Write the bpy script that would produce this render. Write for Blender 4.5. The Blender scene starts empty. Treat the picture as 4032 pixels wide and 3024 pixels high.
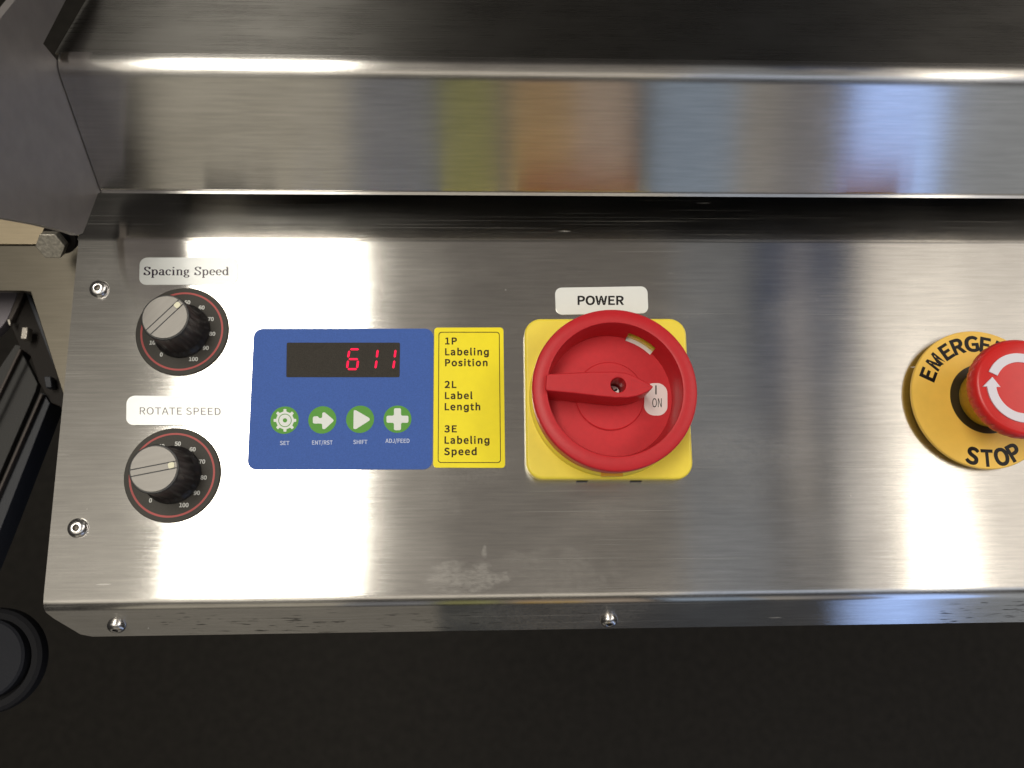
import bpy, bmesh, math, json, random
from mathutils import Vector, Matrix
R = math.radians
sc = bpy.context.scene
col = sc.collection
random.seed(7)

# ------------------------------------------------------------------ camera
FPX, CAMH = 3261.0, 0.33            # focal length in photo pixels, camera height over the panel (m)
_n = Vector((1885 - 2016., 2260 - 1512., FPX)).normalized()
_a = -.0035
_x = Vector((1, _a, -(_n.x + _a * _n.y) / _n.z)).normalized()
_z = -_n
_y = _z.cross(_x)
CAM = Vector((0, 0, CAMH))

def ray(px, py):
    d = Vector(((px - 2016) / FPX, (py - 1512) / FPX, 1.))
    return Vector((_x.dot(d), _y.dot(d), _z.dot(d)))

def P(px, py, z=0.):
    """point of the plane at height z that the photograph shows at (px, py)"""
    r = ray(px, py)
    return CAM + r * ((z - CAMH) / r.z)

def PX(px, py, x):
    r = ray(px, py)
    return CAM + r * (x / r.x)

cam = bpy.data.cameras.new('camera')
camo = bpy.data.objects.new('camera', cam)
col.objects.link(camo)
cam.sensor_width = 36.
cam.lens = FPX / 4032 * 36
cam.clip_start, cam.clip_end = .01, 50
M = Matrix((_x, _y, _z))            # world rows expressed in camera (x right, y down, z forward)
rot = M @ Matrix(((1, 0, 0), (0, -1, 0), (0, 0, -1)))
camo.matrix_world = Matrix.Translation(CAM) @ rot.to_4x4()
cam.dof.use_dof = True
cam.dof.focus_distance = .335
cam.dof.aperture_fstop = 13
sc.camera = camo

# ------------------------------------------------------------------ light
w = bpy.data.worlds.new('World')
sc.world = w
w.use_nodes = True
bg = w.node_tree.nodes['Background']
bg.inputs[0].default_value = (1, .93, .85, 1)
bg.inputs[1].default_value = .02
sc.view_settings.view_transform = 'Standard'
sc.view_settings.look = 'None'
sc.view_settings.exposure = 0
sc.view_settings.gamma = 1

LAMPS = []
def lamp(name, x0, x1, y0, y1, L, colr, z=2.2):
    """overhead area light: rectangle facing down, L = radiance"""
    l = bpy.data.lights.new(name, 'AREA')
    l.shape = 'RECTANGLE'
    l.size, l.size_y = abs(x1 - x0), abs(y1 - y0)
    l.color = colr
    l.energy = L * math.pi * l.size * l.size_y
    o = bpy.data.objects.new(name, l)
    LAMPS.append(o)
    o.location = ((x0 + x1) / 2, (y0 + y1) / 2, z + .01 * (len(LAMPS) - 4))   # never two lamps in one plane
    col.objects.link(o)
    return o

def reflection_lamp(name, x0, x1, z0, z1, L, colr, y=-1.5):  # unseen area light, added to be mirrored in the steel
    o = lamp(name, x0, x1, z0, z1, L, colr)
    o.location = ((x0 + x1) / 2, y - .004 * len(LAMPS), (z0 + z1) / 2)
    o.rotation_euler = (R(90), 0, 0)
    return o

#LIGHTS
WARM = (1, .92, .79)
lamp('ceiling_troffer_lamp', -.89, -.375, -.30, 1.12, 13.5, (1, .95, .84))
lamp('ceiling_halo_fill', -.375, -.27, -.3, 1.12, .55, (1, .94, .82))  # this and the next are fills added to soften the troffer's mirrored edge
lamp('ceiling_faint_halo_fill', -.27, -.10, -.3, 1.12, .14, (1, .94, .82))
lamp('ceiling_side_lamp', 2.1, 2.8, .2, 1.6, 9, (1, .95, .88))
lamp('ceiling_spot_panel_lamp', 1.34, 1.52, -.6, .17, 6, (1, .93, .80))
lamp('ceiling_glow_fill', -.93, .64, -.9, 1.25, .20, (1, .91, .81))  # added fills down to the blue one, for tones mirrored in the panel
lamp('ceiling_left_base_fill', -2.4, -.93, -.9, 1.25, .10, (1, .93, .82))
lamp('ceiling_cool_glow_fill', .64, .90, -.9, 1.25, .24, (.95, .97, 1))
lamp('ceiling_dim_fill', .90, 2.4, -.9, .62, .17, (1, .95, .88))
lamp('ceiling_far_dim_fill', 1.32, 2.4, .62, 1.25, .17, (1, .95, .88))
lamp('ceiling_left_glow_fill', -2.4, -.93, -.9, .30, .20, (1, .93, .80))
lamp('ceiling_left_mid_fill', -2.4, -.93, -.9, .62, .18, (1, .93, .80))
lamp('ceiling_left_far_fill', -2.4, -.93, -.9, .86, .10, (1, .93, .80))
lamp('ceiling_right_glow_fill', 1.30, 2.4, -.7, 1.25, 1.05, (1, .91, .80))
lamp('ceiling_right_edge_fill', 1.17, 1.30, -.7, .50, .62, (1, .93, .84))
lamp('ceiling_tan_stripe_fill', 1.035, 1.105, .25, .95, .45, (1, .86, .70))  # added fill for the tan stripe mirrored in the panel
lamp('ceiling_blue_fill', .95, 1.30, .62, 1.25, .16, (.32, .50, 1))
lamp('front_warm_fill', -1.5, .7, -1.45, -.80, 1.25, (1, .92, .78))  # two overhead fills added for the highlights along the folds
lamp('front_cool_fill', .7, 2.0, -1.45, -.80, 1.1, (.72, .82, 1))
reflection_lamp('low_warm_reflection_fill', -1.3, -.10, -1.2, -.55, .24, (1, .92, .78))  # two low fills added for the tone mirrored in the lip
reflection_lamp('low_dim_reflection_fill', -.10, .95, -1.2, -.55, .07, (.85, .9, 1))
reflection_lamp('beige_reflection_fill', -.80, -.31, -.10, .80, .40, (1, .91, .72))  # added colour fills from here, mirrored as stripes in the front strip
reflection_lamp('grey_reflection_fill', -.31, -.10, -.10, .80, .22, (.90, .92, 1))
reflection_lamp('olive_reflection_fill', -.095, .045, -.10, .80, .25, (1, .98, .36))
reflection_lamp('brown_reflection_fill', .045, .08, -.10, .80, .16, (1, .9, .8))
reflection_lamp('orange_reflection_fill', .08, .24, -.10, .24, .55, (1, .66, .18))
reflection_lamp('peach_reflection_fill', .08, .24, .24, .80, .33, (1, .70, .46))
reflection_lamp('tan_reflection_fill', .24, .39, -.10, .80, .42, (1, .80, .62))
reflection_lamp('slate_reflection_fill', .43, .655, -.10, .80, .48, (.62, .78, 1))
reflection_lamp('sand_reflection_fill', .655, .76, -.10, .80, .38, (1, .92, .82))
reflection_lamp('dusk_reflection_fill', .76, .93, -.10, .80, .26, (1, .95, .95))
reflection_lamp('blue_reflection_fill', .95, 1.18, -1.2, .80, 1.9, (.38, .55, 1))  # blue fill added for the bright stripe in front strip and lip
reflection_lamp('far_reflection_fill', 1.18, 1.8, -1.1, .80, .40, (.90, .95, 1))

# ------------------------------------------------------------------ materials
def mat(name, base, rough=.5, metal=0., spec=.5, coat=0., coat_rough=.1, bump=0., bscale=2000., var=0., vscale=300., emit=None, es=0.):
    m = bpy.data.materials.new(name)
    m.use_nodes = True
    nt = m.node_tree
    b = nt.nodes['Principled BSDF']
    b.inputs['Base Color'].default_value = (*base, 1)
    b.inputs['Roughness'].default_value = rough
    b.inputs['Metallic'].default_value = metal
    b.inputs['Specular IOR Level'].default_value = spec
    b.inputs['Coat Weight'].default_value = coat
    b.inputs['Coat Roughness'].default_value = coat_rough
    if emit:
        b.inputs['Emission Color'].default_value = (*emit, 1)
        b.inputs['Emission Strength'].default_value = es
    tc = nt.nodes.new('ShaderNodeTexCoord')
    if bump:
        n = nt.nodes.new('ShaderNodeTexNoise'); n.inputs['Scale'].default_value = bscale; n.inputs['Detail'].default_value = 3
        nt.links.new(tc.outputs['Object'], n.inputs['Vector'])
        bp = nt.nodes.new('ShaderNodeBump'); bp.inputs['Strength'].default_value = bump; bp.inputs['Distance'].default_value = .0005
        nt.links.new(n.outputs[0], bp.inputs['Height'])
        nt.links.new(bp.outputs[0], b.inputs['Normal'])
    if var:
        n = nt.nodes.new('ShaderNodeTexNoise'); n.inputs['Scale'].default_value = vscale; n.inputs['Detail'].default_value = 6
        nt.links.new(tc.outputs['Object'], n.inputs['Vector'])
        mr = nt.nodes.new('ShaderNodeMapRange')
        mr.inputs['From Min'].default_value = .3; mr.inputs['From Max'].default_value = .7
        mr.inputs['To Min'].default_value = 1 - var; mr.inputs['To Max'].default_value = 1 + var
        nt.links.new(n.outputs[0], mr.inputs[0])
        mx = nt.nodes.new('ShaderNodeVectorMath'); mx.operation = 'SCALE'
        mx.inputs[0].default_value = base
        nt.links.new(mr.outputs[0], mx.inputs['Scale'])
        nt.links.new(mx.outputs[0], b.inputs['Base Color'])
    return m

def steel(name, base=(.62, .60, .57), rough=.170, aniso=1.0, wear=None, tangent=True, streak=1.0, grain=(28, 3300, 3300)):
    """brushed stainless steel; the grain runs along x"""
    m = bpy.data.materials.new(name)
    m.use_nodes = True
    nt = m.node_tree
    N, L = nt.nodes, nt.links
    b = N['Principled BSDF']
    b.inputs['Metallic'].default_value = 1
    tc = N.new('ShaderNodeTexCoord')
    def noise(scale, detail=3, dim=None, off=0):
        mp = N.new('ShaderNodeMapping'); mp.inputs['Scale'].default_value = scale
        mp.inputs['Location'].default_value = (off, off, off)
        L.new(tc.outputs['Object'], mp.inputs['Vector'])
        n = N.new('ShaderNodeTexNoise'); n.inputs['Scale'].default_value = 1; n.inputs['Detail'].default_value = detail
        L.new(mp.outputs[0], n.inputs['Vector'])
        return n.outputs[0]
    def rng(src, a, b_, c, d, kind='LINEAR'):
        r = N.new('ShaderNodeMapRange'); r.interpolation_type = kind
        for k, v in zip(('From Min', 'From Max', 'To Min', 'To Max'), (a, b_, c, d)):
            r.inputs[k].default_value = v
        L.new(src, r.inputs[0]); return r.outputs[0]
    def math_(op, a, c=0.):
        n = N.new('ShaderNodeMath'); n.operation = op
        for i, v in enumerate((a, c)):
            if isinstance(v, (int, float)): n.inputs[i].default_value = v
            else: L.new(v, n.inputs[i])
        return n.outputs[0]
    g1 = noise(grain)
    g2 = noise((60, 700, 700), 2, off=3)
    cloud = noise((30, 45, 45), 4, off=9)
    v = math_('MULTIPLY', rng(g1, .3, .7, 1 - .06 * streak, 1 + .05 * streak), rng(g2, .3, .7, 1 - .06 * streak, 1 + .05 * streak))
    v = math_('MULTIPLY', v, rng(cloud, .3, .7, .94, 1.05))
    sx = N.new('ShaderNodeVectorMath'); sx.operation = 'SCALE'
    sx.inputs[0].default_value = base
    L.new(v, sx.inputs['Scale'])
    L.new(sx.outputs[0], b.inputs['Base Color'])
    rr = math_('ADD', rng(g1, .3, .7, rough - .015, rough + .015), rng(cloud, .3, .7, -.008, .012))
    bmp = N.new('ShaderNodeBump'); bmp.inputs['Strength'].default_value = .06 * streak; bmp.inputs['Distance'].default_value = .0002
    gb = noise((1.2, 3000, 3000), 1, off=6) if tangent else g1
    L.new(gb, bmp.inputs['Height'])
    L.new(bmp.outputs[0], b.inputs['Normal'])
    L.new(rr, b.inputs['Roughness'])
    b.inputs['Anisotropic'].default_value = aniso
    b.inputs['Anisotropic Rotation'].default_value = .25 if tangent else 0.
    if tangent:
        t = N.new('ShaderNodeTangent'); t.direction_type = 'UV_MAP'; t.uv_map = 'UVMap'
        L.new(t.outputs[0], b.inputs['Tangent'])
    if wear:
        wear(m, N, L, b, tc, noise, rng, math_, sx)
    return m

def panel_wear(m, N, L, b, tc, noise, rng, math_, sx):
    """dust specks, a dried smear near the front bend, dark rubbed marks on the lip"""
    out = N['Material Output']
    sep = N.new('ShaderNodeSeparateXYZ'); L.new(tc.outputs['Object'], sep.inputs[0])
    X, Y = sep.outputs[0], sep.outputs[1]
    def blob(cx, cy, rx, ry, soft=.25):
        a = math_('POWER', math_('ABSOLUTE', math_('DIVIDE', math_('SUBTRACT', X, cx), rx)), 2.)
        c = math_('POWER', math_('ABSOLUTE', math_('DIVIDE', math_('SUBTRACT', Y, cy), ry)), 2.)
        return rng(math_('ADD', math_('ADD', a, c), edge), 1.0, 1.0 - soft, 0, 1)
    ragged = noise((95, 170, 170), 9, off=5)
    edge = math_('MULTIPLY', math_('SUBTRACT', noise((120, 260, 260), 9, off=15), .5), 3.4)
    sm = blob(-.0050, -.0010, .0175, .0066, .75)
    sm = math_('MAXIMUM', sm, math_('MULTIPLY', blob(.030, .0005, .0235, .0115, .8), .38))
    sm = math_('MAXIMUM', sm, math_('MULTIPLY', blob(-.0105, .0255, .0045, .0055, 1.2), .45))
    sm = math_('MAXIMUM', sm, blob(.0022, .0085, .0013, .0026, .5))
    sm = math_('MULTIPLY', sm, rng(noise((420, 700, 700), 6, off=8), .38, .62, .35, 1))
    vo = N.new('ShaderNodeTexVoronoi'); vo.inputs['Scale'].default_value = 95
    L.new(tc.outputs['Object'], vo.inputs['Vector'])
    big = rng(noise((40, 40, 40), 2, off=2), .45, .62, 0, 1)
    sp = math_('MULTIPLY', rng(vo.outputs['Distance'], .020, .034, 1, 0), big)
    dust = N.new('ShaderNodeBsdfDiffuse'); dust.inputs[0].default_value = (.85, .82, .76, 1)
    mask = math_('MAXIMUM', math_('MULTIPLY', sm, .17), math_('MULTIPLY', sp, .8))
    # fine hair scratches
    scr = math_('MULTIPLY', rng(noise((8, 5200, 5200), 1, off=12), .70, .76, 0, 1), .25)
    mask = math_('MAXIMUM', mask, scr)
    # short random scuffs
    mp = N.new('ShaderNodeMapping'); mp.inputs['Rotation'].default_value = (0, 0, R(62)); mp.inputs['Scale'].default_value = (18, 150, 60)
    L.new(tc.outputs['Object'], mp.inputs['Vector'])
    v2 = N.new('ShaderNodeTexVoronoi'); v2.inputs['Scale'].default_value = 1
    L.new(mp.outputs[0], v2.inputs['Vector'])
    mask = math_('MAXIMUM', mask, math_('MULTIPLY', rng(v2.outputs['Distance'], .045, .075, .5, 0), rng(noise((25, 25, 25), 2, off=31), .50, .60, 0, 1)))
    # faint wiped finger marks
    fm = math_('MULTIPLY', rng(noise((22, 34, 34), 6, off=40), .50, .66, 0, .06), rng(noise((900, 500, 500), 2, off=4), .35, .6, .3, 1))
    mask = math_('MAXIMUM', mask, math_('MULTIPLY', fm, rng(Y, .120, .134, 1, 0)))
    # dark grease on the lip
    lip = rng(Y, -.0125, -.0135, 0, 1)
    gz = rng(noise((130, 700, 700), 5, off=21), .60, .68, 0, 1)
    gz = math_('MULTIPLY', gz, math_('MULTIPLY', lip, math_('MAXIMUM', blob(-.085, -.017, .035, .05), math_('MAXIMUM', blob(.205, -.017, .02, .05), math_('MULTIPLY', blob(.0, -.017, .04, .05), .5)))))
    mix = N.new('ShaderNodeMixShader')
    L.new(mask, mix.inputs[0]); L.new(b.outputs[0], mix.inputs[1]); L.new(dust.outputs[0], mix.inputs[2])
    dk = N.new('ShaderNodeBsdfDiffuse'); dk.inputs[0].default_value = (.012, .010, .009, 1)
    mix2 = N.new('ShaderNodeMixShader')
    L.new(math_('MULTIPLY', gz, .8), mix2.inputs[0]); L.new(mix.outputs[0], mix2.inputs[1]); L.new(dk.outputs[0], mix2.inputs[2])
    L.new(mix2.outputs[0], out.inputs[0])

M_PANEL = steel('panel_steel', wear=panel_wear)
M_STEEL = steel('brushed_steel', rough=.195)
M_TOP = steel('darkened_brushed_steel', base=(.26, .25, .235), rough=.28, streak=.6)  # steel colour lowered in place of the dark reflection on the top plate
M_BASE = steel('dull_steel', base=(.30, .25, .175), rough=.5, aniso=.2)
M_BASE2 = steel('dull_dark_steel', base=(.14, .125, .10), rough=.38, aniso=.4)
M_BRACKET = mat('bracket_grey_paint', (.27, .25, .245), .42, .35, bump=.12, bscale=2500, var=.08, vscale=120)
M_SCREW = mat('polished_screw', (.74, .72, .71), .27, 1., bump=.05, bscale=900)
M_BOLT = mat('zinc_bolt', (.62, .58, .50), .42, .8, bump=.5, bscale=700, var=.25, vscale=700)
M_BOLTDARK = mat('dark_bolt_shank', (.05, .045, .045), .35, .9)
M_BLACKPL = mat('black_plastic', (.012, .012, .013), .38, bump=.08, bscale=3000)
M_CAP = steel('brushed_aluminium', base=(.21, .20, .188), rough=.5, aniso=.0, streak=.7, tangent=False, grain=(120, 3200, 3200))
M_GROOVE = mat('black_groove', (.006, .006, .012), .6)
M_DOT = mat('ivory_dot', (.80, .77, .56), .45)
M_DIAL = mat('dial_plate_grey', (.052, .047, .040), .5, spec=.22, bump=.15, bscale=5000, var=.10, vscale=2500)
M_DIALRED = mat('dial_red_print', (.42, .050, .045), .5)
M_DIALTXT = mat('dial_grey_print', (.62, .62, .59), .5)
M_BLUE = mat('blue_vinyl', (.048, .118, .42), .55, spec=.25, bump=.25, bscale=3500, var=.10, vscale=1800)
M_WINDOW = mat('smoked_window', (.030, .025, .019), .5, spec=.2, bump=.3, bscale=2500, var=.35, vscale=2600)
M_LED = mat('red_led', (.5, .005, .03), .6, spec=.1, emit=(1., .012, .07), es=1.1)
M_GREEN = mat('green_print', (.10, .33, .045), .5, spec=.25, bump=.15, bscale=3500)
M_ICON = mat('white_print', (.72, .75, .72), .45)
M_CAPTION = mat('pale_blue_print', (.52, .58, .76), .5)
M_YELLOW = mat('yellow_vinyl', (.95, .80, .006), .45, spec=.3, var=.02)
M_BROWNTXT = mat('dark_brown_print', (.035, .018, .004), .5, spec=.2)
M_WHITE = mat('white_label', (.80, .82, .80), .14, spec=.5, var=.01)
M_TXT = mat('black_print', (.008, .006, .006), .4, spec=.2)
M_TXTP = mat('plum_print', (.022, .010, .028), .22, spec=.35)
M_RED = mat('red_plastic', (.56, .020, .028), .42, spec=.35, bump=.10, bscale=4000, var=.04, vscale=500)
M_YPL = mat('yellow_plastic', (.92, .74, .07), .38, bump=.06, bscale=3000, var=.02)
M_AMBER = mat('amber_plastic', (.80, .42, .02), .45)
M_MARK = mat('white_marker', (.86, .80, .78), .4)
M_DARKHOLE = mat('dark_hole', (.01, .008, .008), .6)
M_EYEL = mat('estop_yellow', (.92, .58, .10), .45, spec=.35, bump=.05, bscale=3000, var=.03, vscale=200)
M_EYEL2 = mat('estop_collar_yellow', (.72, .46, .03), .35)
M_EBLK = mat('estop_dark_ring', (.030, .022, .006), .45)
M_ERED = mat('estop_red', (.66, .020, .018), .33, bump=.05, bscale=3000, var=.03)
M_ERED2 = mat('estop_red_side', (.45, .012, .022), .4)
M_ARROW = mat('lilac_white_print', (.76, .72, .80), .4)
M_FLOOR = mat('floor_dark', (.021, .0185, .0155), .8, spec=.25, bump=.5, bscale=420, var=.18, vscale=60)
M_RAIL = mat('rail_black', (.036, .035, .034), .5, spec=.25, bump=.2, bscale=1500)
M_RAILEDGE = mat('rail_slate', (.036, .038, .045), .5, spec=.3, bump=.2, bscale=1500)
M_BROWNPL = mat('brown_black_plate', (.012, .009, .007), .6, spec=.2, bump=.2, bscale=1500)
M_LAV = mat('lavender_grey_plate', (.15, .135, .15), .5, .2, bump=.1)
M_EDGE = mat('edge_highlight_brown', (.07, .058, .052), .55, .2, spec=.3)  # brownish wall edge, also the highlight lines painted along the rails
M_RUBBER = mat('black_rubber', (.010, .010, .012), .7, spec=.2)
M_SLATE = mat('slate_cap', (.018, .019, .024), .65, spec=.15, bump=.3, bscale=900)
M_NUT = mat('dull_nut', (.36, .33, .29), .45, .7, bump=.3, bscale=1500)

# ------------------------------------------------------------------ helpers
def link_mesh(name, me, m, parent=None, origin=None, smooth=False):
    org = Vector(origin) if origin is not None else (parent['_o'] if parent is not None and '_o' in parent else None)
    if parent is not None:
        org = ORG[parent.name]
    elif origin is not None:
        org = Vector(origin)
    else:
        org = Vector((0, 0, 0))
    me.transform(Matrix.Translation(-org))
    me.materials.clear()
    me.materials.append(m)
    if smooth:
        for p in me.polygons: p.use_smooth = True
        try: me.set_sharp_from_angle(angle=R(smooth if smooth is not True else 35))
        except Exception: pass
    o = bpy.data.objects.new(name, me)
    col.objects.link(o)
    if parent is not None: o.parent = parent
    else: o.location = org
    ORG[o.name] = org
    return o

ORG = {}

def thing(name, label, cat, loc, group=None, kind=None):
    o = bpy.data.objects.new(name, None)
    o.empty_display_size = .01
    col.objects.link(o)
    o.location = loc
    ORG[o.name] = Vector(loc)
    tag(o, label, cat, group, kind)
    return o

def tag(o, label=None, cat=None, group=None, kind=None):
    if label: o['label'] = label
    if cat: o['category'] = cat
    if group: o['group'] = group
    if kind: o['kind'] = kind
    return o

def rounded(pts, r, n=6):
    """polygon with rounded corners; r a number or one per corner"""
    out = []
    k = len(pts)
    for i in range(k):
        p = Vector(pts[i][:2]); a = Vector(pts[i - 1][:2]); b = Vector(pts[(i + 1) % k][:2])
        ri = r[i] if isinstance(r, (list, tuple)) else r
        u = (a - p); v = (b - p)
        lu, lv = u.length, v.length
        u.normalize(); v.normalize()
        ang = u.angle(v)
        if ri <= 0 or ang > R(175):
            out.append((p.x, p.y)); continue
        t = min(ri / math.tan(ang / 2), lu * .49, lv * .49)
        rr = t * math.tan(ang / 2)
        c = p + (u + v).normalized() * (rr / math.sin(ang / 2))
        s = p + u * t - c; e = p + v * t - c
        a0 = math.atan2(s.y, s.x); a1 = math.atan2(e.y, e.x)
        d = (a1 - a0 + math.pi) % (2 * math.pi) - math.pi
        for j in range(n + 1):
            q = a0 + d * j / n
            out.append((c.x + rr * math.cos(q), c.y + rr * math.sin(q)))
    return out

def circle(cx, cy, r, n=48, a0=0., a1=360.):
    full = abs(a1 - a0) >= 360
    k = n if full else n + 1
    return [(cx + r * math.cos(R(a0 + (a1 - a0) * i / n)), cy + r * math.sin(R(a0 + (a1 - a0) * i / n))) for i in range(k)]

def fill(loops, z0, z1, bevel=0., offset=0., res=2):
    """solid with the given outline loops (holes by even-odd), from z0 to z1"""
    cu = bpy.data.curves.new('c', 'CURVE')
    cu.dimensions = '2D'
    cu.fill_mode = 'BOTH'
    S = 1000.
    for lp in loops:
        s = cu.splines.new('POLY')
        s.points.add(len(lp) - 1)
        for i, p in enumerate(lp): s.points[i].co = (p[0] * S, p[1] * S, 0, 1)
        s.use_cyclic_u = True
    h = (z1 - z0) / 2 * S
    cu.extrude = h - bevel * S
    cu.bevel_depth = bevel * S
    cu.bevel_resolution = res
    cu.offset = (offset - bevel) * S
    o = bpy.data.objects.new('c', cu)
    col.objects.link(o)
    bpy.context.view_layer.update()
    me = bpy.data.meshes.new_from_object(o)
    bpy.data.objects.remove(o)
    me.transform(Matrix.Translation((0, 0, (z0 + z1) / 2)) @ Matrix.Scale(1 / S, 4))
    return me

def mesh(verts, faces):
    me = bpy.data.meshes.new('m')
    me.from_pydata([tuple(v) for v in verts], [], faces)
    me.update()
    return me

def fix(me):
    bm = bmesh.new(); bm.from_mesh(me)
    bmesh.ops.remove_doubles(bm, verts=bm.verts, dist=1e-7)
    bmesh.ops.recalc_face_normals(bm, faces=bm.faces)
    bm.to_mesh(me); bm.free()
    return me

def lathe(prof, c=(0, 0), n=96, mod=None, skip=None):
    """surface of revolution about the vertical through c; mod(angle, r, z)->r; skip(i_seg, j) drops a face"""
    V, Fc = [], []
    for i in range(n):
        a = 2 * math.pi * i / n
        for r, z in prof:
            rr = mod(a, r, z) if mod else r
            V.append((c[0] + rr * math.cos(a), c[1] + rr * math.sin(a), z))
    k = len(prof)
    for i in range(n):
        i2 = (i + 1) % n
        for j in range(k - 1):
            if skip and skip(i, j): continue
            Fc.append((i * k + j, i2 * k + j, i2 * k + j + 1, i * k + j + 1))
    return fix(mesh(V, Fc))

def join(ms):
    bm = bmesh.new()
    for me in ms: bm.from_mesh(me)
    me = bpy.data.meshes.new('m')
    bm.to_mesh(me); bm.free()
    return me

def cpx(pts, z):
    return [tuple(P(x, y, z)[:2]) for x, y in pts]

def box(c, s, rz=0.):
    bm = bmesh.new()
    bmesh.ops.create_cube(bm, size=1)
    bmesh.ops.transform(bm, matrix=Matrix.Translation(c) @ Matrix.Rotation(rz, 4, 'Z') @ Matrix.Diagonal((*s, 1)), verts=bm.verts)
    me = bpy.data.meshes.new('m'); bm.to_mesh(me); bm.free()
    return me

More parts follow.
